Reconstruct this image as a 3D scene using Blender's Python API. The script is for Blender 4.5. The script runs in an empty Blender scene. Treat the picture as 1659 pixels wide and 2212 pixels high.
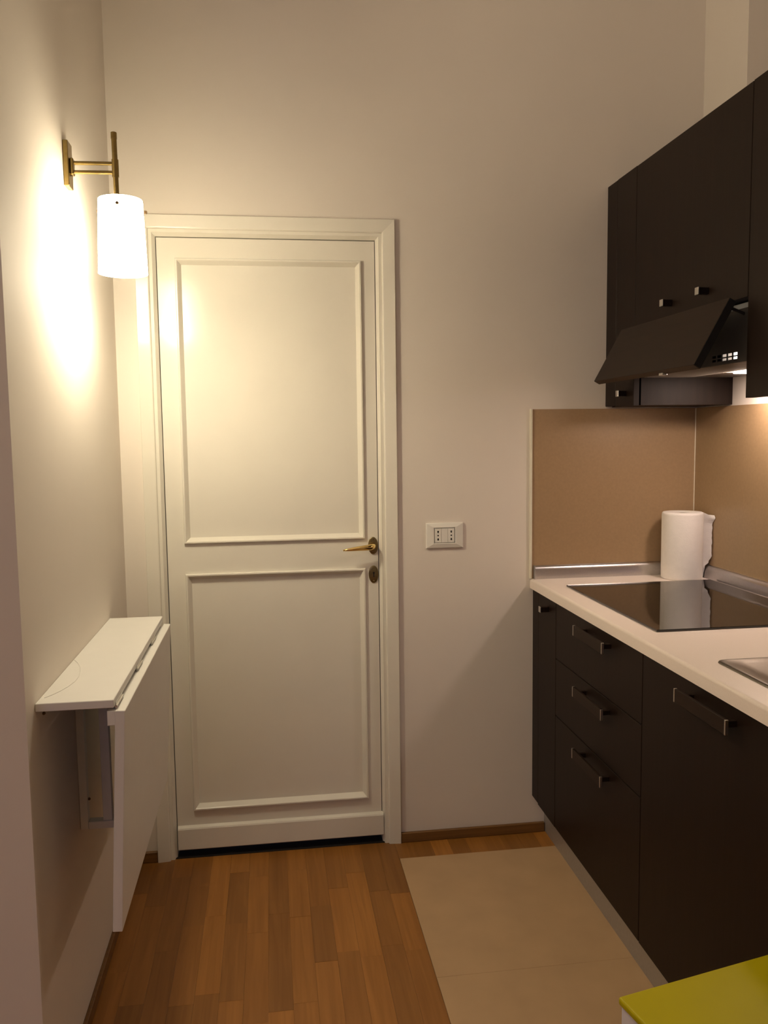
import bpy, bmesh, math, random
from mathutils import Vector, Matrix

scene = bpy.context.scene
COL = scene.collection
random.seed(7)

# ------------------------------------------------------------------ camera
F_PX = 1788.995
cam_data = bpy.data.cameras.new('camera')
cam_data.sensor_fit = 'HORIZONTAL'
cam_data.sensor_width = 36.0
cam_data.lens = 36.0 * F_PX / 1659.0
cam_data.clip_start = 0.02
cam = bpy.data.objects.new('camera', cam_data)
COL.objects.link(cam)
YAW, PIT, ROLL = 0.136318576, -0.0935636900, -0.0125397908
fwd = Vector((math.sin(YAW) * math.cos(PIT), math.cos(YAW) * math.cos(PIT), math.sin(PIT)))
rgt = Vector((math.cos(YAW), -math.sin(YAW), 0))
upv = rgt.cross(fwd)
r2 = math.cos(ROLL) * rgt + math.sin(ROLL) * upv
u2 = -math.sin(ROLL) * rgt + math.cos(ROLL) * upv
cam.matrix_world = Matrix(((r2.x, u2.x, -fwd.x, 0.464675457), (r2.y, u2.y, -fwd.y, -2.70228279),
                           (r2.z, u2.z, -fwd.z, 1.39651643), (0, 0, 0, 1)))
scene.camera = cam

# ------------------------------------------------------------------ world, large lights, exposure
world = bpy.data.worlds.new('dusk')
scene.world = world
world.use_nodes = True
wb = world.node_tree.nodes['Background']
wb.inputs['Color'].default_value = (0.55, 0.62, 1.0, 1)
wb.inputs['Strength'].default_value = 0.25

def area_light(name, loc, rot, sx, sy, power, color):
    d = bpy.data.lights.new(name, 'AREA')
    d.shape = 'RECTANGLE'
    d.size, d.size_y = sx, sy
    d.energy, d.color = power, color
    o = bpy.data.objects.new(name, d)
    o.location, o.rotation_euler = loc, rot
    COL.objects.link(o)
    return o

# dusk daylight entering by the window of the wall behind the camera
area_light('window_daylight', (-0.9, -5.02, 1.75), (math.radians(90), 0, 0), 1.5, 1.7, 5.5, (0.56, 0.55, 1.0))
# an uplighter of the living room, behind the viewer, that washes the ceiling
area_light('uplighter', (-0.7, -1.9, 2.0), (math.radians(180), 0, 0), 0.35, 0.35, 37.0, (1.0, 0.82, 0.58))

BULB_L = 560.0      # bulb of the wall lamp
SHADE_L = 41.0      # its glass shade
LAMP_COL = (1.0, 0.86, 0.61)
HOOD_L = 70.0
HOOD_COL = (1.0, 0.78, 0.66)

vs = scene.view_settings
scene.display_settings.display_device = 'sRGB'
vs.view_transform = 'Standard'
vs.look = 'None'
vs.gamma = 1.0
vs.use_curve_mapping = False
vs.exposure = 0.07

# ------------------------------------------------------------------ materials
def lin(c):
    return tuple((x / 12.92 if x <= 0.04045 else ((x + 0.055) / 1.055) ** 2.4) for x in (v / 255.0 for v in c))

def mat(name, base, rough=0.5, metal=0.0, var=0.04, scale=30.0, bump=0.0, bump_scale=200.0, coat=0.0, spec=0.5,
        stretch=(1, 1, 1)):
    m = bpy.data.materials.new(name)
    m.use_nodes = True
    nt = m.node_tree
    b = nt.nodes['Principled BSDF']
    b.inputs['Roughness'].default_value = rough
    b.inputs['Metallic'].default_value = metal
    b.inputs['Specular IOR Level'].default_value = spec
    if coat:
        b.inputs['Coat Weight'].default_value = coat
        b.inputs['Coat Roughness'].default_value = 0.05
    geo = nt.nodes.new('ShaderNodeNewGeometry')
    mp = nt.nodes.new('ShaderNodeMapping')
    mp.inputs['Scale'].default_value = stretch
    nt.links.new(geo.outputs['Position'], mp.inputs['Vector'])
    n = nt.nodes.new('ShaderNodeTexNoise')
    n.inputs['Scale'].default_value = scale
    n.inputs['Detail'].default_value = 4
    nt.links.new(mp.outputs['Vector'], n.inputs['Vector'])
    r = nt.nodes.new('ShaderNodeValToRGB')
    r.color_ramp.elements[0].position = 0.3
    r.color_ramp.elements[1].position = 0.7
    r.color_ramp.elements[0].color = tuple(max(0, c * (1 - var)) for c in base) + (1,)
    r.color_ramp.elements[1].color = tuple(min(1, c * (1 + var)) for c in base) + (1,)
    nt.links.new(n.outputs['Fac'], r.inputs['Fac'])
    nt.links.new(r.outputs['Color'], b.inputs['Base Color'])
    if bump:
        n2 = nt.nodes.new('ShaderNodeTexNoise')
        n2.inputs['Scale'].default_value = bump_scale
        n2.inputs['Detail'].default_value = 3
        nt.links.new(mp.outputs['Vector'], n2.inputs['Vector'])
        bp = nt.nodes.new('ShaderNodeBump')
        bp.inputs['Strength'].default_value = bump
        bp.inputs['Distance'].default_value = 0.002
        nt.links.new(n2.outputs['Fac'], bp.inputs['Height'])
        nt.links.new(bp.outputs['Normal'], b.inputs['Normal'])
    return m

def emit(name, col, strength):
    m = bpy.data.materials.new(name)
    m.use_nodes = True
    nt = m.node_tree
    nt.nodes.remove(nt.nodes['Principled BSDF'])
    e = nt.nodes.new('ShaderNodeEmission')
    e.inputs['Color'].default_value = tuple(col) + (1,)
    e.inputs['Strength'].default_value = strength
    nt.links.new(e.outputs[0], nt.nodes['Material Output'].inputs['Surface'])
    return m

def wood_mat(name, dark, light, rough, per_object=True, axis='y'):
    m = bpy.data.materials.new(name)
    m.use_nodes = True
    nt = m.node_tree
    b = nt.nodes['Principled BSDF']
    b.inputs['Roughness'].default_value = rough
    geo = nt.nodes.new('ShaderNodeNewGeometry')
    info = nt.nodes.new('ShaderNodeObjectInfo')
    mul = nt.nodes.new('ShaderNodeVectorMath'); mul.operation = 'SCALE'
    cmb = nt.nodes.new('ShaderNodeCombineXYZ')
    for i in range(3):
        nt.links.new(info.outputs['Random'], cmb.inputs[i])
    nt.links.new(cmb.outputs[0], mul.inputs[0]); mul.inputs['Scale'].default_value = 37.0
    add = nt.nodes.new('ShaderNodeVectorMath'); add.operation = 'ADD'
    nt.links.new(geo.outputs['Position'], add.inputs[0]); nt.links.new(mul.outputs[0], add.inputs[1])
    mp = nt.nodes.new('ShaderNodeMapping')
    mp.inputs['Scale'].default_value = {'y': (60, 3.0, 60), 'z': (60, 60, 3.0), 'x': (3.0, 60, 60)}[axis]
    nt.links.new(add.outputs[0], mp.inputs['Vector'])
    n = nt.nodes.new('ShaderNodeTexNoise')
    n.inputs['Scale'].default_value = 1.0; n.inputs['Detail'].default_value = 6; n.inputs['Distortion'].default_value = 0.6
    nt.links.new(mp.outputs['Vector'], n.inputs['Vector'])
    r = nt.nodes.new('ShaderNodeValToRGB')
    r.color_ramp.elements[0].position = 0.3; r.color_ramp.elements[1].position = 0.72
    r.color_ramp.elements[0].color = dark + (1,); r.color_ramp.elements[1].color = light + (1,)
    nt.links.new(n.outputs['Fac'], r.inputs['Fac'])
    hsv = nt.nodes.new('ShaderNodeHueSaturation')
    mr = nt.nodes.new('ShaderNodeMapRange')
    mr.inputs['To Min'].default_value = 0.74 if per_object else 1.0
    mr.inputs['To Max'].default_value = 1.18 if per_object else 1.0
    nt.links.new(info.outputs['Random'], mr.inputs['Value'])
    nt.links.new(mr.outputs[0], hsv.inputs['Value'])
    nt.links.new(r.outputs['Color'], hsv.inputs['Color'])
    nt.links.new(hsv.outputs[0], b.inputs['Base Color'])
    return m

M = {}
M['wall'] = mat('wall_paint', (0.78, 0.72, 0.645), 0.75, var=0.015, scale=3, bump=0.05, bump_scale=90)
M['ceil'] = mat('ceiling_paint', (0.78, 0.75, 0.70), 0.9, var=0.01)
M['door'] = mat('door_enamel', (0.80, 0.77, 0.68), 0.20, var=0.012, scale=8, bump=0.02, bump_scale=60, spec=0.4)
M['white'] = mat('white_lacquer', (0.78, 0.77, 0.74), 0.45, var=0.01, scale=20)
M['counter'] = mat('counter_laminate', (0.86, 0.765, 0.70), 0.38, var=0.03, scale=400)
M['wenge'] = mat('dark_wenge', (0.0130, 0.0068, 0.0042), 0.46, var=0.16, scale=1.0, stretch=(90, 90, 5), spec=0.17)
M['wenge_flap'] = mat('dark_wenge_crosscut', (0.0185, 0.0100, 0.0062), 0.44, var=0.16, scale=1.0, stretch=(90, 5, 90), spec=0.17)
M['black'] = mat('black_edge', (0.004, 0.004, 0.004), 0.6)
M['splash'] = mat('brown_laminate', (0.365, 0.245, 0.135), 0.36, var=0.05, scale=120)
M['trim'] = mat('cream_trim', (0.80, 0.76, 0.62), 0.35)
M['alu'] = mat('brushed_aluminium', (0.62, 0.60, 0.60), 0.30, 1.0, var=0.05, scale=300)
M['steel'] = mat('sink_steel', (0.19, 0.172, 0.145), 0.38, 1.0, var=0.08, scale=200)
M['chrome'] = mat('satin_nickel', (0.70, 0.69, 0.66), 0.30, 1.0, var=0.02)
M['plinth'] = mat('plinth_grey', (0.42, 0.40, 0.38), 0.40, 0.5, var=0.05, scale=100)
M['glass'] = mat('black_ceramic_glass', (0.006, 0.005, 0.005), 0.03, var=0.0, spec=0.9)
M['brass'] = mat('polished_brass', (0.88, 0.66, 0.27), 0.12, 1.0, var=0.02)
M['brass_old'] = mat('aged_brass', (0.26, 0.21, 0.11), 0.32, 1.0, var=0.12, scale=150)
M['brass_lamp'] = mat('bronzed_brass', (0.27, 0.195, 0.07), 0.28, 1.0, var=0.08, scale=120)
M['bronze'] = mat('dark_bronze', (0.16, 0.10, 0.05), 0.4, 0.8)
M['socket'] = mat('socket_plastic', (0.80, 0.78, 0.72), 0.35, var=0.01)
M['hole'] = mat('dark_hole', (0.01, 0.008, 0.007), 0.8)
M['paper'] = mat('kitchen_paper', (0.86, 0.82, 0.78), 0.95, var=0.02, scale=60, bump=0.35, bump_scale=260)
M['card'] = mat('grey_cardboard', (0.42, 0.37, 0.32), 0.9)
M['hoodmetal'] = mat('hood_grey_metal', (0.085, 0.085, 0.08), 0.5, 0.3, var=0.04)
M['hoodlight'] = mat('hood_light_metal', (0.20, 0.18, 0.155), 0.4, 0.6)
M['lime'] = mat('lime_lacquer', (0.42, 0.36, 0.001), 0.5, var=0.03, scale=6, spec=0.2)
M['boxwhite'] = mat('box_white', (0.72, 0.70, 0.74), 0.5)
M['tile'] = mat('beige_tile', (0.53, 0.355, 0.20), 0.45, var=0.05, scale=9)
M['grout'] = mat('floor_base', (0.20, 0.12, 0.05), 0.8)
M['plank'] = wood_mat('oak_parquet', (0.28, 0.112, 0.019), (0.385, 0.165, 0.033), 0.40)
M['base_wood'] = wood_mat('oak_skirting', (0.15, 0.068, 0.016), (0.23, 0.11, 0.03), 0.45, False, 'x')
M['bulb'] = emit('bulb_glow', LAMP_COL, BULB_L)
M['shade'] = emit('lit_opal_glass', LAMP_COL, SHADE_L)
M['slotglow'] = emit('slot_fill_glow', (1.0, 0.88, 0.80), 5.0)  # added glow that makes the hood slots look lit
M['hoodlamp'] = emit('hood_lamp_glow', HOOD_COL, HOOD_L)

# ------------------------------------------------------------------ helpers
ORG = {}

def tag(o, label=None, cat=None, group=None, kind=None):
    if label: o['label'] = label
    if cat: o['category'] = cat
    if group: o['group'] = group
    if kind: o['kind'] = kind
    return o

def thing(name, loc, label, cat, group=None, kind=None):
    o = bpy.data.objects.new(name, None)
    o.empty_display_size = 0.1
    o.location = loc
    COL.objects.link(o)
    ORG[o] = Vector(loc)
    return tag(o, label, cat, group, kind)

def link(name, bm, m, parent=None, origin=None, smooth=False, sharp=40):
    """bm holds WORLD coordinates; the object is placed at origin (or its parent's)."""
    if parent is not None:
        org = ORG[parent]
    else:
        org = Vector(origin) if origin is not None else Vector((0, 0, 0))
    bmesh.ops.translate(bm, verts=bm.verts, vec=-org)
    bmesh.ops.recalc_face_normals(bm, faces=bm.faces)
    me = bpy.data.meshes.new(name)
    bm.to_mesh(me)
    bm.free()
    if smooth:
        me.polygons.foreach_set('use_smooth', [True] * len(me.polygons))
        me.set_sharp_from_angle(angle=math.radians(sharp))
    me.materials.append(m)
    o = bpy.data.objects.new(name, me)
    COL.objects.link(o)
    if parent is not None:
        o.parent = parent
    else:
        o.location = org
    ORG[o] = org
    return o

def bx(bm, x0, x1, y0, y1, z0, z1, bev=0.0, seg=1, mtx=None):
    t = bmesh.new()
    bmesh.ops.create_cube(t, size=1.0)
    for v in t.verts:
        v.co = Vector((x0 + (v.co.x + .5) * (x1 - x0), y0 + (v.co.y + .5) * (y1 - y0), z0 + (v.co.z + .5) * (z1 - z0)))
    if bev:
        bmesh.ops.bevel(t, geom=t.edges[:], offset=bev, segments=seg, affect='EDGES', profile=0.5)
    if mtx is not None:
        bmesh.ops.transform(t, matrix=mtx, verts=t.verts)
    merge(bm, t)
    return bm

def merge(bm, t):
    vm = {v: bm.verts.new(v.co) for v in t.verts}
    for f in t.faces:
        try:
            bm.faces.new([vm[v] for v in f.verts])
        except ValueError:
            pass
    t.free()

def box(name, x0, x1, y0, y1, z0, z1, m, parent=None, bev=0.0, seg=1, origin=None):
    bm = bmesh.new()
    bx(bm, min(x0, x1), max(x0, x1), min(y0, y1), max(y0, y1), min(z0, z1), max(z0, z1), bev, seg)
    return link(name, bm, m, parent, origin)

def ring_pts(c, a, b, ra, rb, n, sq=None):
    return [c + a * (ra * math.cos(2 * math.pi * i / n)) + b * (rb * math.sin(2 * math.pi * i / n)) for i in range(n)]

def loft(bm, rings, cap0=True, cap1=True, closed=True):
    vs_ = [[bm.verts.new(p) for p in r] for r in rings]
    n = len(rings[0])
    for k in range(len(vs_) - 1):
        for i in range(n if closed else n - 1):
            j = (i + 1) % n
            bm.faces.new((vs_[k][i], vs_[k][j], vs_[k + 1][j], vs_[k + 1][i]))
    if cap0: bm.faces.new(list(reversed(vs_[0])))
    if cap1: bm.faces.new(vs_[-1])

def tube(bm, pts, rad, n=16):
    """round bar through pts; rad scalar or list"""
    pts = [Vector(p) for p in pts]
    rings = []
    prev = None
    for k, p in enumerate(pts):
        d = (pts[min(k + 1, len(pts) - 1)] - pts[max(k - 1, 0)]).normalized()
        a = Vector((0, 0, 1)) if abs(d.z) < .9 else Vector((1, 0, 0))
        a = (a - d * a.dot(d)).normalized()
        if prev is not None:
            q = prev - d * prev.dot(d)
            if q.length > 1e-4: a = q.normalized()
        prev = a
        b = d.cross(a)
        r = rad[k] if isinstance(rad, (list, tuple)) else rad
        ra, rb = r if isinstance(r, tuple) else (r, r)
        rings.append(ring_pts(p, a, b, ra, rb, n))
    loft(bm, rings)

def lathe(bm, c, prof, n=40, axis='z', closed_profile=False):
    """prof: list of (r, h) along axis through c"""
    A = {'z': (Vector((1, 0, 0)), Vector((0, 1, 0)), Vector((0, 0, 1))),
         'y': (Vector((1, 0, 0)), Vector((0, 0, 1)), Vector((0, 1, 0)))}[axis]
    c = Vector(c)
    rings = [ring_pts(c + A[2] * h, A[0], A[1], r, r, n) for r, h in prof]
    if closed_profile:
        rings.append(rings[0])
        vs_ = [[bm.verts.new(p) for p in r] for r in rings[:-1]]
        for k in range(len(vs_)):
            k2 = (k + 1) % len(vs_)
            for i in range(n):
                j = (i + 1) % n
                bm.faces.new((vs_[k][i], vs_[k][j], vs_[k2][j], vs_[k2][i]))
    else:
        loft(bm, rings)

def frame_sweep(bm, x0, x1, z0, z1, prof, y, inward=False, open_bottom=False):
    """mitred moulding around a rectangle on the plane y; prof = (offset u, proud v)"""
    rings = []
    for u, v in prof:
        s = -u if inward else u
        if open_bottom:
            rings.append([Vector((x0 - s, y - v, z0)), Vector((x0 - s, y - v, z1 + s)),
                          Vector((x1 + s, y - v, z1 + s)), Vector((x1 + s, y - v, z0))])
        else:
            rings.append([Vector((x0 - s, y - v, z0 - s)), Vector((x0 - s, y - v, z1 + s)),
                          Vector((x1 + s, y - v, z1 + s)), Vector((x1 + s, y - v, z0 - s))])
    loft(bm, rings, False, False, closed=not open_bottom)

def oval_plate(bm, cx, cz, rx, rz, y, th, n=32, dome=0.0):
    a, b = Vector((1, 0, 0)), Vector((0, 0, 1))
    rings = [ring_pts(Vector((cx, y, cz)), a, b, rx, rz, n),
             ring_pts(Vector((cx, y - th * .7, cz)), a, b, rx, rz, n),
             ring_pts(Vector((cx, y - th, cz)), a, b, rx * .93, rz * .95, n)]
    loft(bm, rings)

# measured layout (metres): back wall y=0, left wall x=0, floor z=0
XR = 1.9290                        # right wall
CEIL = 3.4

# ================================================================== SETTING
# ---- walls
bm = bmesh.new()
bx(bm, -3.15, 0.108, 0.0, 0.14, 0, CEIL)
bx(bm, 0.838, 2.45, 0.0, 0.14, 0, CEIL)
bx(bm, 0.108, 0.838, 0.0, 0.14, 2.032, CEIL)
bx(bm, -0.2, 1.2, 0.60, 0.65, 0, CEIL)
tag(link('wall_back', bm, M['wall']), 'tall cream painted wall that holds the panelled door', 'wall', kind='structure')
bm = bmesh.new()
bx(bm, -0.15, 0.0, -1.1117, 0.0, 0, CEIL)
bx(bm, -3.0, -0.15, -1.1117, -0.97, 0, CEIL)
tag(link('wall_left', bm, M['wall']), 'cream painted wall on the left that carries the lamp and drop leaf table', 'wall', kind='structure')
tag(box('wall_right', XR, 2.4, -5.0, 0.0, 0, 2.19, M['wall']), 'cream painted wall behind the dark wall cabinets', 'wall', kind='structure')
tag(box('wall_pier', XR, 2.4, -0.255, 0.0, 2.19, CEIL, M['wall']), 'bright narrow wall pier above the cabinets in the back right corner', 'wall', kind='structure')
tag(box('wall_niche', 2.22, 2.4, -5.0, -0.255, 2.19, CEIL, M['wall']), 'set back wall above the dark wall cabinets', 'wall', kind='structure')
tag(box('wall_outer', -3.15, -3.0, -5.0, -1.1117, 0, CEIL, M['wall']), 'far side wall of the room behind the viewer', 'wall', kind='structure')
bm = bmesh.new()
bx(bm, -3.15, -1.7, -5.15, -5.0, 0, CEIL)
bx(bm, -0.1, 2.4, -5.15, -5.0, 0, CEIL)
bx(bm, -1.7, -0.1, -5.15, -5.0, 0, 0.85)
bx(bm, -1.7, -0.1, -5.15, -5.0, 2.65, CEIL)
tag(link('wall_front', bm, M['wall']), 'wall behind the viewer with one tall window opening', 'wall', kind='structure')
bm = bmesh.new()
bx(bm, -1.7, -1.64, -5.11, -5.05, 0.85, 2.65)
bx(bm, -0.16, -0.1, -5.11, -5.05, 0.85, 2.65)
bx(bm, -1.64, -0.16, -5.11, -5.05, 0.85, 0.91)
bx(bm, -1.64, -0.16, -5.11, -5.05, 2.59, 2.65)
tag(link('window_1', bm, M['white']), 'white window frame in the wall behind the viewer', 'window', kind='structure')
tag(box('ceiling', -3.15, 2.45, -5.15, 0.14, CEIL, CEIL + 0.1, M['ceil']), 'high plain white ceiling', 'ceiling', kind='structure')

# ---- floor: base slab, parquet strips and beige tiles as its pieces
floor = tag(box('floor', -3.15, 2.45, -5.15, 0.65, -0.06, -0.004, M['plank']), 'oak strip parquet floor with an inset of large beige tiles', 'floor', kind='structure')
PW = 0.8565 / 14
TILE_Y = -0.115
GAP = 0.0002
plank_n = 0
def plank(x0, x1, y0, y1):
    dz = random.uniform(-0.00035, 0.0)
    bm = bmesh.new()
    bx(bm, x0 + GAP, x1 - GAP, y0 + GAP, y1 - GAP, -0.004, dz, 0.0)
    link('floor_plank', bm, M['plank'], floor)
for c in range(14):
    y = 0.14
    first = True
    while y > -2.5:
        L = random.uniform(0.10, 0.40) if first else random.uniform(0.26, 0.44)
        if first: L += 0.14
        first = False
        plank(c * PW, (c + 1) * PW, y - L, y)
        y -= L
for c in range(9):
    plank(0.8565 + c * PW, 0.8565 + (c + 1) * PW, TILE_Y, 0.0)
for k in range(4):
    y1 = TILE_Y - k * 0.6095
    bm = bmesh.new()
    bx(bm, 0.8580, 1.4650, y1 - 0.6092, y1 - 0.0003, -0.004, 0.0008, 0.0005)
    link('floor_tile', bm, M['tile'], floor)

# ---- skirting
tag(box('baseboard_back', 0.8795, 1.389, -0.012, 0.0, 0.0, 0.034, M['base_wood'], bev=0.002), 'low oak skirting strip between the door casing and the dark cabinets', 'baseboard', kind='structure')
tag(box('baseboard_back_stub', 0.0105, 0.067, -0.012, 0.0, 0.0, 0.036, M['base_wood'], bev=0.002), 'short oak skirting stub in the corner left of the door', 'baseboard', kind='structure')
bpy.data.objects['baseboard_back_stub'].name = 'baseboard_corner'
tag(box('baseboard_left', 0.0, 0.010, -1.1117, 0.0, 0.0, 0.036, M['base_wood'], bev=0.002), 'low oak skirting strip along the left wall under the drop leaf table', 'baseboard', kind='structure')

# ---- door
door = thing('door_1', (0.473, 0.0, 0.0), 'cream enamelled two panel door with brass lever handle', 'door', kind='structure')
bm = bmesh.new()
prof = [(0.0, -0.12), (0.0, -0.010), (0.0095, 0.0040), (0.0105, 0.0035), (0.0195, 0.0035), (0.0205, 0.0090), (0.0225, 0.0110), (0.0245, 0.0115), (0.060, 0.0150), (0.0612, 0.0140), (0.0612, -0.001)]
frame_sweep(bm, 0.1292, 0.8180, 0.0, 2.0175, prof, 0.0, open_bottom=True)
link('casing', bm, M['door'], door)
Yf = 0.011        # leaf face
bm = bmesh.new()
LX0, LX1, LZ0, LZ1 = 0.1318, 0.8155, 0.024, 2.0145
UZ0, UZ1, MZ0, MZ1 = 1.056, 1.949, 0.164, 0.951
PX0, PX1 = 0.1895, 0.7685
bx(bm, LX0, PX0, Yf, Yf + .04, LZ0, LZ1)
bx(bm, PX1, LX1, Yf, Yf + .04, LZ0, LZ1)
bx(bm, PX0, PX1, Yf, Yf + .04, UZ1, LZ1)
bx(bm, PX0, PX1, Yf, Yf + .04, MZ1, UZ0)
bx(bm, PX0, PX1, Yf, Yf + .04, LZ0, MZ0)
leaf = link('door_leaf', bm, M['door'], door)
mp_ = [(-0.003, 0.0), (-0.003, 0.0065), (-0.001, 0.0105), (0.003, 0.0105), (0.005, 0.0085), (0.0155, -0.0075), (0.0155, -0.014)]
for z0, z1 in ((UZ0, UZ1), (MZ0, MZ1)):
    box('door_panel', PX0 + .002, PX1 - .002, Yf + 0.0075, Yf + .030, z0 + .002, z1 - .002, M['door'], leaf)
    bm = bmesh.new()
    frame_sweep(bm, PX0, PX1, z0, z1, mp_, Yf, inward=True)
    link('panel_moulding', bm, M['door'], leaf)
bm = bmesh.new()
kp = [(0.0, 0.031), (0.013, 0.031), (0.0145, 0.033), (0.0145, 0.100), (0.012, 0.1045), (0.0, 0.109)]
loft(bm, [[Vector((x, Yf - p, z)) for p, z in kp] for x in (0.1330, 0.8205)])
link('kick_board', bm, M['door'], leaf)
tag(box('door_gap_shade', 0.109, 0.837, 0.001, 0.13, -0.003, 0.0035, M['hole'], door), 'dark strip standing for the shade in the gap under the door')  # shade of the gap under the leaf, put in as a dark strip

# lever handle
bm = bmesh.new()
oval_plate(bm, 0.7985, 1.0285, 0.0165, 0.0290, Yf, 0.004)
hnd = link('door_handle', bm, M['brass_old'], door, smooth=True)
tag(hnd, 'aged brass oval rose with polished lever')
bm = bmesh.new()
tube(bm, [(0.7975, Yf - .003, 1.0300), (0.7975, Yf - .010, 1.0300), (0.7965, Yf - .022, 1.0298), (0.7930, Yf - .034, 1.0292),
          (0.786, Yf - .041, 1.0285), (0.770, Yf - .045, 1.0275), (0.750, Yf - .046, 1.0262), (0.728, Yf - .046, 1.0245),
          (0.712, Yf - .0455, 1.0230), (0.7015, Yf - .045, 1.0220), (0.700, Yf - .045, 1.0219), (0.6965, Yf - .045, 1.0213), (0.6945, Yf - .045, 1.021)],
     [(0.010, 0.010), (0.0085, 0.0085), (0.0085, 0.0085), (0.0095, 0.0085), (0.0100, 0.0080), (0.0092, 0.0070), (0.0078, 0.006),
      (0.0062, 0.0055), (0.0048, 0.0048), (0.0038, 0.0038), (0.0024, 0.0024), (0.0034, 0.0034), (0.0022, 0.0022)], 18)
link('lever', bm, M['brass'], hnd, smooth=True)
for dz in (0.021, -0.021):
    bm = bmesh.new(); lathe(bm, (0.7985, Yf - .0035, 1.0285 + dz), [(0.0028, 0), (0.0028, -.0010), (0.002, -.0014)], 12, 'y')
    link('screw', bm, M['bronze'], hnd)
bm = bmesh.new()
oval_plate(bm, 0.7990, 0.9320, 0.0165, 0.0295, Yf, 0.0035)
kh = link('keyhole_plate', bm, M['brass_old'], door, smooth=True)
bm = bmesh.new()
lathe(bm, (0.7993, Yf - .0030, 0.9370), [(0.0034, 0.0), (0.0034, -.0010)], 16, 'y')
bx(bm, 0.7975, 0.8011, Yf - .0040, Yf - .003, 0.9225, 0.937)
link('keyhole', bm, M['hole'], kh)
for dz in (0.0225, -0.0225):
    bm = bmesh.new(); lathe(bm, (0.7990, Yf - .003, 0.9320 + dz), [(0.0028, 0), (0.0028, -.0008), (0.002, -.0013)], 12, 'y')
    link('screw', bm, M['brass_old'], kh)

# ================================================================== SOCKET
sk = thing('wall_socket', (1.0375, 0.0, 1.0573), 'white rectangular double socket outlet on the wall right of the door', 'socket')
bm = bmesh.new()
sx0, sx1, sz0, sz1 = 0.9755, 1.1010, 1.0150, 1.0995
ix0, ix1, iz0, iz1 = 1.0015, 1.0725, 1.0325, 1.0835
def rct(x0, x1, z0, z1, y): return [Vector((x0, y, z0)), Vector((x1, y, z0)), Vector((x1, y, z1)), Vector((x0, y, z1))]
loft(bm, [rct(sx0, sx1, sz0, sz1, 0), rct(sx0, sx1, sz0, sz1, -.0065), rct(sx0 + .002, sx1 - .002, sz0 + .002, sz1 - .002, -.0085),
          rct(ix0 - .002, ix1 + .002, iz0 - .002, iz1 + .002, -.0125), rct(ix0, ix1, iz0, iz1, -.0115), rct(ix0, ix1, iz0, iz1, -.005)], True, True)
link('cover_frame', bm, M['socket'], sk)
iw = (ix1 - ix0 - .004) / 3
for k in range(3):
    a = ix0 + .002 + k * iw
    mod = box('socket_module' if k != 1 else 'blank_module', a + .0004, a + iw - .0004, -.0128, -.004, iz0 + .002, iz1 - .002, M['socket'], sk, bev=.0005)
    if k != 1:
        xc = a + iw / 2
        bm = bmesh.new()
        lathe(bm, (xc, -.0127, 1.0580), [(0.0026, 0), (0.0026, -.0003)], 14, 'y')
        for s in (1, -1):
            lathe(bm, (xc, -.0127, 1.0580 + s * .0135), [(0.0030, 0), (0.0030, -.0003)], 14, 'y')
            bx(bm, xc - .0019, xc + .0019, -.0130, -.0127, min(1.0580 + s * .0085, 1.0580 + s * .0125), max(1.0580 + s * .0085, 1.0580 + s * .0125))
        link('pin_hole', bm, M['hole'], mod)

# ================================================================== BASE CABINETS
XF = 1.346           # front face plane of base doors
XB = XR              # back
GZ0, GZ1 = 0.1265, 0.866

def d_handle(parent, yc, zc, half):
    """long dark bar handle with two nickel end caps on a front at x=XF"""
    bm = bmesh.new()
    bx(bm, XF - .0325, XF - .0255, yc - half, yc + half, zc - .0148, zc + .0148, 0.0006)
    bx(bm, XF - .026, XF, yc - half + .012, yc - half + .022, zc - .006, zc + .006)
    bx(bm, XF - .026, XF, yc + half - .022, yc + half - .012, zc - .006, zc + .006)
    link('handle_bar', bm, M['wenge_flap'], parent)
    for s in (-1, 1):
        y0 = yc + s * half
        o = box('handle_cap', XF - .0335, XF - .0265, min(y0, y0 + s * .004), max(y0, y0 + s * .004), zc - .015, zc + .015, M['chrome'], parent, bev=.0006)

def knob(parent, x, yc, zc, mname='wenge'):
    bm = bmesh.new()
    bx(bm, x - .027, x, yc - .0085, yc + .0085, zc - .0085, zc + .0085, 0.001)
    link('knob', bm, M['wenge'], parent)
    box('knob_face', x - .0295, x - .0268, yc - .0095, yc + .0095, zc - .0095, zc + .0095, M['chrome'], parent, bev=.0006)

def carcass(name, parent, x0, x1, y0, y1, z0, z1, m, t=.016):
    bm = bmesh.new()
    bx(bm, x0, x1, y0, y0 + t, z0, z1)
    bx(bm, x0, x1, y1 - t, y1, z0, z1)
    bx(bm, x0, x1, y0 + t, y1 - t, z0, z0 + t)
    bx(bm, x0, x1, y0 + t, y1 - t, z1 - t, z1)
    bx(bm, x1 - .006, x1, y0 + t, y1 - t, z0 + t, z1 - t)
    return link(name, bm, m, parent)

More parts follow.
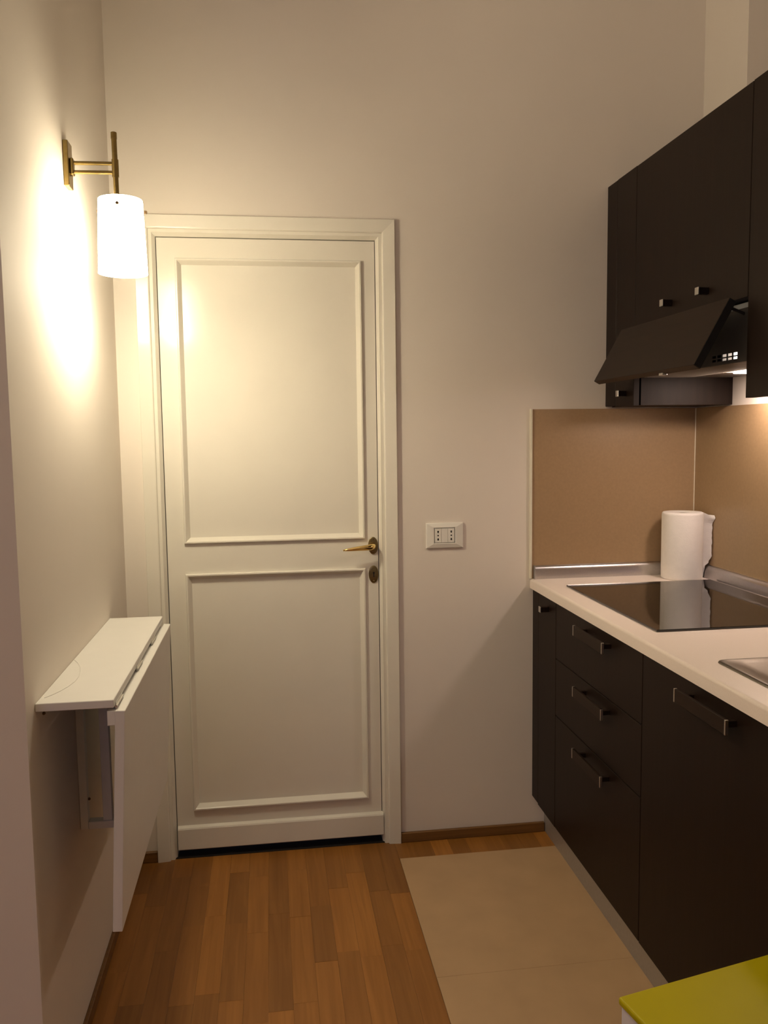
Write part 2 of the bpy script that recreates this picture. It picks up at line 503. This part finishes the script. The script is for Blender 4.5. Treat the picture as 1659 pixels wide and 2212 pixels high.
G = .0013            # joint between fronts
yA, yB, yC, yD = -0.2337, -0.8470, -1.4600, -2.05
XC0 = XF + .020
def base_thing(y1, label):
    return thing('base_cabinet', (1.64, y1, 0.0), label, 'cabinet', 'dark wenge base cabinets')
t = base_thing(-0.117, 'narrow dark wenge base cabinet with square knob beside the back wall')
carcass('carcass', t, XC0, XB, yA + .001, -.002, GZ0, GZ1, M['wenge'])
box('filler_strip', XF, XC0, -.064, -.001, GZ0 + .004, GZ1, M['wenge'], t, bev=.0008)
d = box('cabinet_door', XF, XC0 - .001, yA + G, -.0645, GZ0, GZ1, M['wenge'], t, bev=.0008)
knob(d, XF, -0.159, 0.8265)
t = base_thing(-0.54, 'dark wenge drawer unit with three stacked drawers under the hob')
carcass('carcass', t, XC0, XB, yB + .001, yA - .001, GZ0, GZ1, M['wenge'])
for z0, z1, zh in ((0.683, GZ1, 0.8305), (0.499, 0.683, 0.651), (GZ0, 0.499, 0.4675)):
    d = box('drawer_front', XF, XC0 - .001, yB + G, yA - G, z0 + G, z1 - (G if z1 < GZ1 else 0), M['wenge'], t, bev=.0008)
    d_handle(d, -0.5700, zh, 0.1005)
t = base_thing(-1.15, 'dark wenge base cabinet with one tall door and bar handle under the sink')
carcass('carcass', t, XC0, XB, yC + .001, yB - .001, GZ0, GZ1, M['wenge'])
d = box('cabinet_door', XF, XC0 - .001, yC + G, yB - G, GZ0, GZ1, M['wenge'], t, bev=.0008)
d_handle(d, -1.168, 0.8305, 0.0985)
t = base_thing(-1.75, 'dark wenge base cabinet nearest the viewer behind the lime topped box')
carcass('carcass', t, XC0, XB, yD, yC - .001, GZ0, .735, M['wenge'])
d = box('cabinet_door', XF, XC0 - .001, yD, yC - G, GZ0, GZ1, M['wenge'], t, bev=.0008)
knob(d, XF, -1.99, 0.8265)
tag(box('plinth', 1.3905, 1.408, yD, -0.001, 0.0009, GZ0 - .001, M['plinth'], origin=(1.40, -1.0, 0.0)), 'grey metallic plinth strip along the floor under the dark base cabinets', 'plinth')

# ---- worktop
bm = bmesh.new()
r = .008
pr = [(1.3358, .8670), (1.3358, .900 - r)]
for k in range(1, 7):
    a = math.pi / 2 * k / 6
    pr.append((1.3358 + r - r * math.cos(a), .900 - r + r * math.sin(a)))
pr += [(XR, .900), (XR, .8670)]
for ya_, yb_ in ((-1.505, -0.0005), (yD, -1.895)):
    loft(bm, [[Vector((x, y, z)) for x, z in pr] for y in (ya_, yb_)])
cut = [p for p in pr[:-2]] + [(1.475, .900), (1.475, .8670)]
loft(bm, [[Vector((x, y, z)) for x, z in cut] for y in (-1.895, -1.505)])
bx(bm, 1.815, XR, -1.895, -1.505, .8670, .900)
wt = tag(link('worktop', bm, M['counter'], origin=(1.63, -1.0, 0.867), smooth=True, sharp=50), 'long pale cream laminate worktop with rounded front edge', 'worktop')

# ---- splashbacks
sp = thing('splashback', (1.63, 0.0, 0.9), 'tan brown splashback panel on the door wall above the worktop', 'splashback')
box('panel', 1.3395, XR - .001, -.006, 0.0, 0.9002, 1.4735, M['splash'], sp)
box('edge_trim', 1.3325, 1.3395, -.0105, 0.0, 0.9002, 1.4745, M['trim'], sp, bev=.0008)
box('corner_bead', XR - .0085, XR - .0005, -.0085, -.0062, 0.946, 1.4725, M['trim'], sp)
sp2 = thing('splashback', (XR - .003, -1.0, 0.9), 'tan brown splashback panel on the right wall behind the paper roll and hob', 'splashback')
box('panel', XR - .0065, XR - .0005, yD, -.0065, 0.9002, 1.4735, M['splash'], sp2)

# ---- aluminium upstands
up = thing('upstand_strip', (1.63, -.012, 0.9002), 'brushed aluminium upstand strip at the foot of the door wall splashback', 'upstand')
bm = bmesh.new()
pr = [(-.0062, .9002), (-.0205, .9002), (-.0205, .931), (-.018, .940), (-.0125, .9445), (-.0062, .9455)]
loft(bm, [[Vector((x, y, z)) for y, z in pr] for x in (1.3485, XR - .0065)])
link('profile', bm, M['alu'], up, smooth=True, sharp=50)
box('end_cap', 1.3455, 1.3485, -.0208, -.0062, .9002, .9457, M['plinth'], up)
up2 = thing('upstand_strip', (XR - .012, -1.0, 0.9002), 'brushed aluminium upstand strip along the right wall behind the hob', 'upstand')
bm = bmesh.new()
loft(bm, [[Vector((XR + y, yy, z)) for y, z in pr] for yy in (yD, -.021)])
link('profile', bm, M['alu'], up2, smooth=True, sharp=50)

# ---- hob
hb = thing('hob', (1.65, -0.49, 0.9002), 'black ceramic glass hob set on the pale worktop', 'hob')
bm = bmesh.new(); bx(bm, 1.403, 1.8980, -0.800, -0.170, 0.9002, 0.9058, 0.0012)
link('glass_top', bm, M['glass'], hb)

# ---- sink
sn = thing('sink', (1.66, -1.5, 0.9), 'stainless steel inset sink with drainer at the right edge of the worktop', 'sink')
bm = bmesh.new()
def rr(x0, x1, y0, y1, z, rad, n=5):
    P = []
    for cx, cy, a0 in ((x1 - rad, y1 - rad, 0), (x0 + rad, y1 - rad, 90), (x0 + rad, y0 + rad, 180), (x1 - rad, y0 + rad, 270)):
        for k in range(n + 1):
            a = math.radians(a0 + 90 * k / n)
            P.append(Vector((cx + rad * math.cos(a), cy + rad * math.sin(a), z)))
    return P
SX0, SX1, SY0, SY1 = 1.404, 1.872, -1.95, -1.067
SYM = -1.475
loft(bm, [rr(SX0, SX1, SYM, SY1, .9002, .020), rr(SX0 + .001, SX1 - .001, SYM + .001, SY1 - .001, .9032, .020),
          rr(SX0 + .006, SX1 - .006, SYM + .006, SY1 - .006, .9050, .018), rr(SX0 + .010, SX1 - .010, SYM + .010, SY1 - .010, .9042, .018),
          rr(SX0 + .028, SX1 - .030, SYM + .020, SY1 - .020, .9042, .03),
          rr(SX0 + .034, SX1 - .036, SYM + .026, SY1 - .027, .9012, .03)], True, True)
drn = link('drainer', bm, M['steel'], sn, smooth=True, sharp=60)
for k in range(6):
    xx = SX0 + .09 + k * .055
    bm = bmesh.new(); tube(bm, [(xx, -1.42, .9012), (xx, -1.14, .9012)], .0028, 8)
    link('drainer_rib', bm, M['steel'], drn, smooth=True)
bm = bmesh.new()
loft(bm, [rr(SX0, SX1, SY0, SYM - .001, .9002, .02), rr(SX0, SX1, SY0, SYM - .001, .9032, .02), rr(SX0 + .006, SX1 - .006, SY0 + .006, SYM - .007, .9046, .018),
          rr(1.484, 1.806, -1.886, -1.514, .9046, .05), rr(1.488, 1.802, -1.882, -1.518, .898, .05), rr(1.494, 1.796, -1.876, -1.524, .775, .05),
          rr(1.520, 1.770, -1.850, -1.550, .750, .05)], False, True)
link('basin', bm, M['steel'], sn, smooth=True, sharp=60)

# ---- paper roll
RC = (1.8345, -.0965); RR = .0665
pr_ = thing('paper_roll', (RC[0], RC[1], 0.9002), 'white kitchen paper roll with torn loose sheet standing on the worktop corner', 'paper roll')
bm = bmesh.new()
ZT = 1.1245
lathe(bm, (RC[0], RC[1], 0.0), [(RR - .003, .9004), (RR - .0008, .903), (RR, .910), (RR + .0004, ZT - .008), (RR - .0012, ZT - .002), (RR - .004, ZT),
                                (.0225, ZT), (.0215, ZT - .001), (.0215, .9006)], 56, 'z', closed_profile=True)
link('paper_sheets', bm, M['paper'], pr_, smooth=True, sharp=50)
bm = bmesh.new()
lathe(bm, (RC[0], RC[1], 0.0), [(.0212, .9008), (.0212, ZT - .003), (.0195, ZT - .003), (.0195, .9008)], 28, 'z', closed_profile=True)
link('cardboard_core', bm, M['card'], pr_, smooth=True)
# loose sheet: leaves the roll on its right-hand side and flares towards the wall
bm = bmesh.new()
rows = 26
front, back = [], []
for k in range(rows + 1):
    tt = k / rows
    z = .9012 + tt * (ZT - .0005 - .9012)
    jag = .0010 * math.sin(k * 2.3) + .0008 * math.sin(k * 5.1)
    w = .010 + .028 * min(1, tt * 2.6) + jag
    if tt > .84: w += .020 * (1 - abs((tt - .92) / .08))
    if .28 < tt < .36: w += .003
    a0 = math.radians(24)
    p0 = Vector((RC[0] + (RR + .0008) * math.cos(a0), RC[1] + (RR + .0008) * math.sin(a0), z))
    p1 = Vector((RC[0] + RR + .0008, RC[1] + .002, z))
    xlim = XR - .0235 if z < .952 else XR - .0085
    p2 = Vector((min(RC[0] + RR + .003 + w * .42, xlim), RC[1] - w, z))
    if k == rows: p2.z -= .014
    front.append([p0, p1, (p1 + p2) / 2 + Vector((.0005, 0, 0)), p2])
off = Vector((-.0006, .0003, 0))
loft(bm, [[p for p in f] + [p + off for p in reversed(f)] for f in front])
link('loose_sheet', bm, M['paper'], pr_, smooth=True, sharp=60)

# ================================================================== WALL CABINETS AND HOOD
XU = 1.5977
UB, UT = 1.4755, 2.2025
y1_, y2_, y3_ = -0.2215, -0.8375, -1.4500
XU0 = XU + .020
HZ = 1.7115
t = thing('wall_cabinet', (1.76, -.11, UB), 'narrow dark wenge wall cabinet with square knob beside the back wall', 'cabinet', 'dark wenge wall cabinets')
carcass('carcass', t, XU0 + .004, XB, y1_ + .0005, -.001, UB + .002, UT - .003, M['wenge'])
box('filler_strip', XU, XU0, -.0795, -.001, UB + .005, UT - .001, M['wenge'], t, bev=.0008)
d = box('cabinet_door', XU, XU0 - .001, y1_ + G, -.0805, UB, UT, M['wenge'], t, bev=.0008)
knob(d, XU, -.161, 1.5165)
t = thing('wall_cabinet', (1.76, -.53, HZ), 'short dark wenge wall cabinet with two knobs above the extractor hood', 'cabinet', 'dark wenge wall cabinets')
carcass('carcass', t, XU0 + .004, XB, y2_ + .001, y1_ - .001, HZ + .002, UT - .003, M['wenge'])
d = box('cabinet_door', XU, XU0 - .001, y2_ + G, y1_ - G, HZ, UT - .001, M['wenge'], t, bev=.0008)
knob(d, XU, -.4535, 1.7552)
knob(d, XU, -.6500, 1.7550)
t = thing('wall_cabinet', (1.76, -1.15, UB), 'tall dark wenge wall cabinet right of the extractor hood cut by the frame edge', 'cabinet', 'dark wenge wall cabinets')
carcass('carcass', t, XU0 + .004, XB, y3_, y2_ - .001, UB + .001, UT - .003, M['wenge'])
d = box('cabinet_door', XU, XU0 - .001, y3_, y2_ - G, UB - .003, UT, M['wenge'], t, bev=.0008)
knob(d, XU, -1.40, 1.5165)

hd = thing('extractor_hood', (1.75, -.53, 1.562), 'built in extractor hood with tilted dark front flap and lit lamp', 'hood')
HX = 1.612          # slotted front panel
HY0, HY1 = y2_ + .006, y1_ - .006
HB, HT = 1.5625, 1.690
# front panel with real slots: a grid of bars around two rows of openings
bm = bmesh.new()
ys = []
ypos = -.775
slots = []
while ypos < -.66:
    slots.append((ypos, ypos + .0185)); ypos += .0247
zr = [(1.5700, 1.5772), (1.5805, 1.5875)]
th = .0015
bx(bm, HX, HX + th, HY0, HY1, zr[1][1], HT)
bx(bm, HX, HX + th, HY0, HY1, HB, zr[0][0])
bx(bm, HX, HX + th, HY0, HY1, zr[0][1], zr[1][0])
for z0, z1 in zr:
    edges = [HY0] + [e for s in slots for e in s] + [HY1]
    for k in range(0, len(edges), 2):
        bx(bm, HX, HX + th, edges[k], edges[k + 1], z0, z1)
link('slotted_panel', bm, M['hoodmetal'], hd)
bm = bmesh.new()
bx(bm, HX + .002, XB - .004, HY0, HY0 + .0015, HB, HT)
bx(bm, HX + .002, XB - .004, HY1 - .0015, HY1, HB, HT)
bx(bm, HX + .002, XB - .004, HY0, HY1, HT - .0015, HT)
bx(bm, HX + .0016, 1.90, -.7045, -.7025, HB + .009, HT - .0016)  # unseen partition added to keep the far slots dark
link('hood_body', bm, M['hoodlight'], hd)
box('gap_reflector', 1.640, 1.90, HY0 + .004, HY1 - .004, HT + .0005, HZ - .002, M['white'], hd)  # pale panel added to catch lamplight in the gap above the hood
# grease filter grille: long bars with gaps
grl = box('grease_filter', HX + .002, 1.782, HY0 + .002, HY1 - .002, HB + .007, HB + .009, M['hoodlight'], hd)
nb = 34
for k in range(nb):
    y0 = HY0 + .006 + k * (HY1 - HY0 - .014) / nb
    o = box('filter_slat', HX + .004, 1.780, y0, y0 + .0085, HB - .0005, HB + .006, M['hoodlight'], grl)
bm = bmesh.new()
bx(bm, 1.783, 1.905, -.612, -.427, .0015 + 1.5642, 1.5672)  # cover plate added over the lamp to keep its light out of the hood
bx(bm, 1.905, XB - .006, HY0 + .002, HY1 - .002, HB, HB + .004)
bx(bm, 1.783, 1.905, -.427, HY1 - .002, HB, HB + .004)
bx(bm, 1.783, 1.905, HY0 + .002, -.612, HB, HB + .004)
link('lamp_surround', bm, M['hoodlight'], hd)
bm = bmesh.new(); bx(bm, 1.806, 1.882, -.610, -.430, 1.5590, 1.5640, .001)
lm = link('hood_lamp', bm, M['hoodlamp'], hd)
tag(lm, 'glowing hood lamp diffuser')
bm = bmesh.new(); bx(bm, 1.64, 1.652, -.778, -.7055, 1.573, 1.604, .002)  # glowing block added behind the near slots so they read as lit
tag(link('slot_glow', bm, M['slotglow'], hd), 'glowing block added behind the slots for the lit hood interior')
# tilted flap
bm = bmesh.new()
pt, pb = Vector((1.557, 0, 1.7105)), Vector((1.4690, 0, 1.5520))
dv = (pb - pt).normalized()
nv = Vector((-dv.z, 0, dv.x))
if nv.x < 0: nv = -nv
fl = [pt, pb, pb + nv * .020, pt + nv * .020]
loft(bm, [[Vector((p.x, y, p.z)) for p in fl] for y in (-.828, -.2165)])
bmesh.ops.bevel(bm, geom=bm.edges[:], offset=.0008, segments=1, affect='EDGES')
flap = link('front_flap', bm, M['wenge_flap'], hd)
bm = bmesh.new()
loft(bm, [[Vector((p.x, y, p.z)) for p in (pt + dv * .001 + nv * .0006, pb - dv * .001 + nv * .0006, pb - dv * .001 + nv * .0196, pt + dv * .001 + nv * .0196)] for y in (-.8292, -.8278)])
link('flap_edge_band', bm, M['black'], flap)
bm = bmesh.new(); bx(bm, 1.478, 1.492, -.652, -.632, 1.5400, 1.5465, .001)
tag(link('flap_latch', bm, M['chrome'], flap), 'small pale latch under the flap')
for yy in (-.80, -.245):
    bm = bmesh.new(); tube(bm, [(1.575, yy, 1.690), (1.625, yy, 1.672)], .004, 10)
    link('flap_hinge', bm, M['black'], flap)

# ================================================================== WALL LAMP
LXc, LY = 0.1225, -0.578
lamp = thing('wall_lamp', (0.0, LY, 2.045), 'lit brass wall lamp with white glass cylinder shade on the left wall', 'lamp')
bm = bmesh.new()
bx(bm, 0.0003, 0.0125, LY - .0220, LY + .0220, 1.9915, 2.0960, .0012)
link('back_plate', bm, M['brass_lamp'], lamp)
bm = bmesh.new()
bx(bm, 0.0125, 0.0205, LY - .0095, LY + .0095, 2.0205, 2.0595, .002)
link('arm_mount', bm, M['brass_lamp'], lamp)
for z in (2.0495, 2.0285):
    bm = bmesh.new(); tube(bm, [(.0200, LY, z), (.112, LY, z + .0012)], .0046, 16)
    link('arm', bm, M['brass_lamp'], lamp, smooth=True)
bm = bmesh.new(); tube(bm, [(.1155, LY, 2.0195), (.1155, LY, 2.0600)], .0082, 20)
link('arm_sleeve', bm, M['brass_lamp'], lamp, smooth=True)
bm = bmesh.new(); tube(bm, [(.1160, LY, 1.955), (.1150, LY, 2.112)], .0064, 18)
rod = link('stem', bm, M['brass_lamp'], lamp, smooth=True)
bm = bmesh.new(); tube(bm, [(.1150, LY, 2.108), (.1150, LY, 2.1225), (.1150, LY, 2.1235)], [.0072, .0072, .0060], 18)
link('finial', bm, M['brass_lamp'], rod, smooth=True)
bm = bmesh.new()
SCX = .1240
lathe(bm, (SCX, LY, 0), [(.0515, 1.9660), (.0520, 1.9640), (.0580, 1.7925), (.0562, 1.7925), (.0500, 1.9625)], 56, 'z', closed_profile=True)
link('glass_shade', bm, M['shade'], lamp, smooth=True, sharp=60)
bm = bmesh.new()
lathe(bm, (SCX, LY, 0), [(.0495, 1.9600), (.0495, 1.9635), (.012, 1.9660), (.012, 1.9600)], 40, 'z', closed_profile=True)
link('shade_cap', bm, M['white'], lamp, smooth=True)
bm = bmesh.new()
lathe(bm, (SCX, LY, 0), [(.010, 1.955), (.017, 1.950), (.017, 1.895), (.012, 1.885)], 24)
link('bulb_holder', bm, M['brass_lamp'], lamp, smooth=True)
bm = bmesh.new()
bmesh.ops.create_uvsphere(bm, u_segments=20, v_segments=12, radius=.024)
bmesh.ops.translate(bm, verts=bm.verts, vec=(SCX, LY, 1.8080))
link('bulb', bm, M['bulb'], lamp, smooth=True)
for a in (-88, 20, 160):
    dx, dy = math.cos(math.radians(a)), math.sin(math.radians(a))
    zz = 1.944
    bm = bmesh.new()
    tube(bm, [(SCX + dx * .0480, LY + dy * .0500, zz), (SCX + dx * .0610, LY + dy * .0610, zz), (SCX + dx * .0622, LY + dy * .0622, zz)], [.0042, .0042, .0034], 12)
    tag(link('shade_pin', bm, M['bronze'], lamp, smooth=True), 'dark bronze pin')

# ================================================================== DROP-LEAF TABLE
TY0, TY1, TZ = -1.0554, -0.2891, 0.883
tb = thing('drop_leaf_table', (0.0, -.672, TZ), 'white wall mounted drop leaf table folded down under the wall lamp', 'table')
bm = bmesh.new(); bx(bm, 0.0006, 0.1485, TY0, TY1, TZ - .0165, TZ, .0012)
link('fixed_top', bm, M['white'], tb)
# leaf hangs slightly inwards
ang = math.atan2(.0235, .458)
pv = Vector((.1600, 0, .8602))
mx = Matrix.Translation(pv) @ Matrix.Rotation(ang, 4, 'Y') @ Matrix.Translation(-pv)
bm = bmesh.new(); bx(bm, 0.1505, 0.1697, TY0, TY1, .4015, .8602, .0012, mtx=mx)
lf = link('hinged_leaf', bm, M['white'], tb)
bm = bmesh.new(); bx(bm, 0.1345, 0.1500, TY0 + .002, TY1 - .03, .8300, .8595, .001)
link('hinge_rail', bm, M['white'], tb)
for yy in (-.500, -.740, -1.004):
    bm = bmesh.new()
    bx(bm, .1487, .1496, yy - .034, yy + .034, .8600, .8725)
    tube(bm, [(.1512, yy - .034, .8655), (.1512, yy + .034, .8655)], .0022, 8)
    tube(bm, [(.1512, yy - .040, .8655), (.1512, yy - .034, .8655)], .0030, 8)
    tag(link('hinge', bm, M['bronze'] if 0 else M['chrome'], tb), 'metal hinge')
# support bracket: gate frame standing out from the wall
bk = thing('bracket_tmp', (0, 0, 0), None, None) if 0 else None
bm = bmesh.new()
bx(bm, .0006, .0190, -.742, -.722, .475, .8660, .001)
bkt = link('bracket', bm, M['white'], tb)
box('outer_post', .0530, .0740, -.742, -.722, .4935, .8660, M['white'], bkt, bev=.001)
box('lower_rail', .0195, .0775, -.744, -.720, .4750, .4932, M['white'], bkt, bev=.001)
for (x, y, z) in ((.0006, -1.003, .8466), (.0191, -.732, .545)):
    bm = bmesh.new()
    bmesh.ops.create_uvsphere(bm, u_segments=10, v_segments=6, radius=.0035)
    bmesh.ops.translate(bm, verts=bm.verts, vec=(x + .002, y, z))
    tag(link('screw', bm, M['bronze'], tb, smooth=True), 'dark screw')

# thin white cord lying on the table
bm = bmesh.new()
P = [(.003, -.735, .8845), (.018, -.765, .8842), (.030, -.800, .8842), (.039, -.840, .8842), (.0445, -.880, .8842), (.0445, -.915, .8842),
     (.039, -.950, .8842), (.030, -.980, .8842), (.020, -1.003, .8842), (.010, -1.020, .8842)]
tube(bm, [(x, y, .8836) for x, y, z in P], .0007, 8)
tag(link('cord', bm, M['white'], origin=(.03, -.88, TZ), smooth=True), 'thin white cord curving on top of the drop leaf table by the wall', 'cord')

# ================================================================== LIME BOX
bz = 0.62
c0 = Vector((0.9225, -1.6795, 0))
dirx = Vector((math.cos(math.radians(12.0)), math.sin(math.radians(12.0)), 0))
diry = Vector((dirx.y, -dirx.x, 0))
lb = thing('storage_box', (c0 + dirx * .15 + diry * .15) + Vector((0, 0, .001)), 'white box with glossy lime green top standing at the lower right corner', 'box')
S = .30
mx = Matrix(((dirx.x, -diry.x, 0, c0.x), (dirx.y, -diry.y, 0, c0.y), (0, 0, 1, 0), (0, 0, 0, 1)))
bm = bmesh.new(); bx(bm, .003, S - .003, -S + .003, -.003, .001, bz - .0120, .002, mtx=mx)
link('box_body', bm, M['boxwhite'], lb)
bm = bmesh.new(); bx(bm, 0, S, -S, 0, bz - .0118, bz, .0035, 3, mtx=mx)
link('lid', bm, M['lime'], lb, smooth=True, sharp=60)
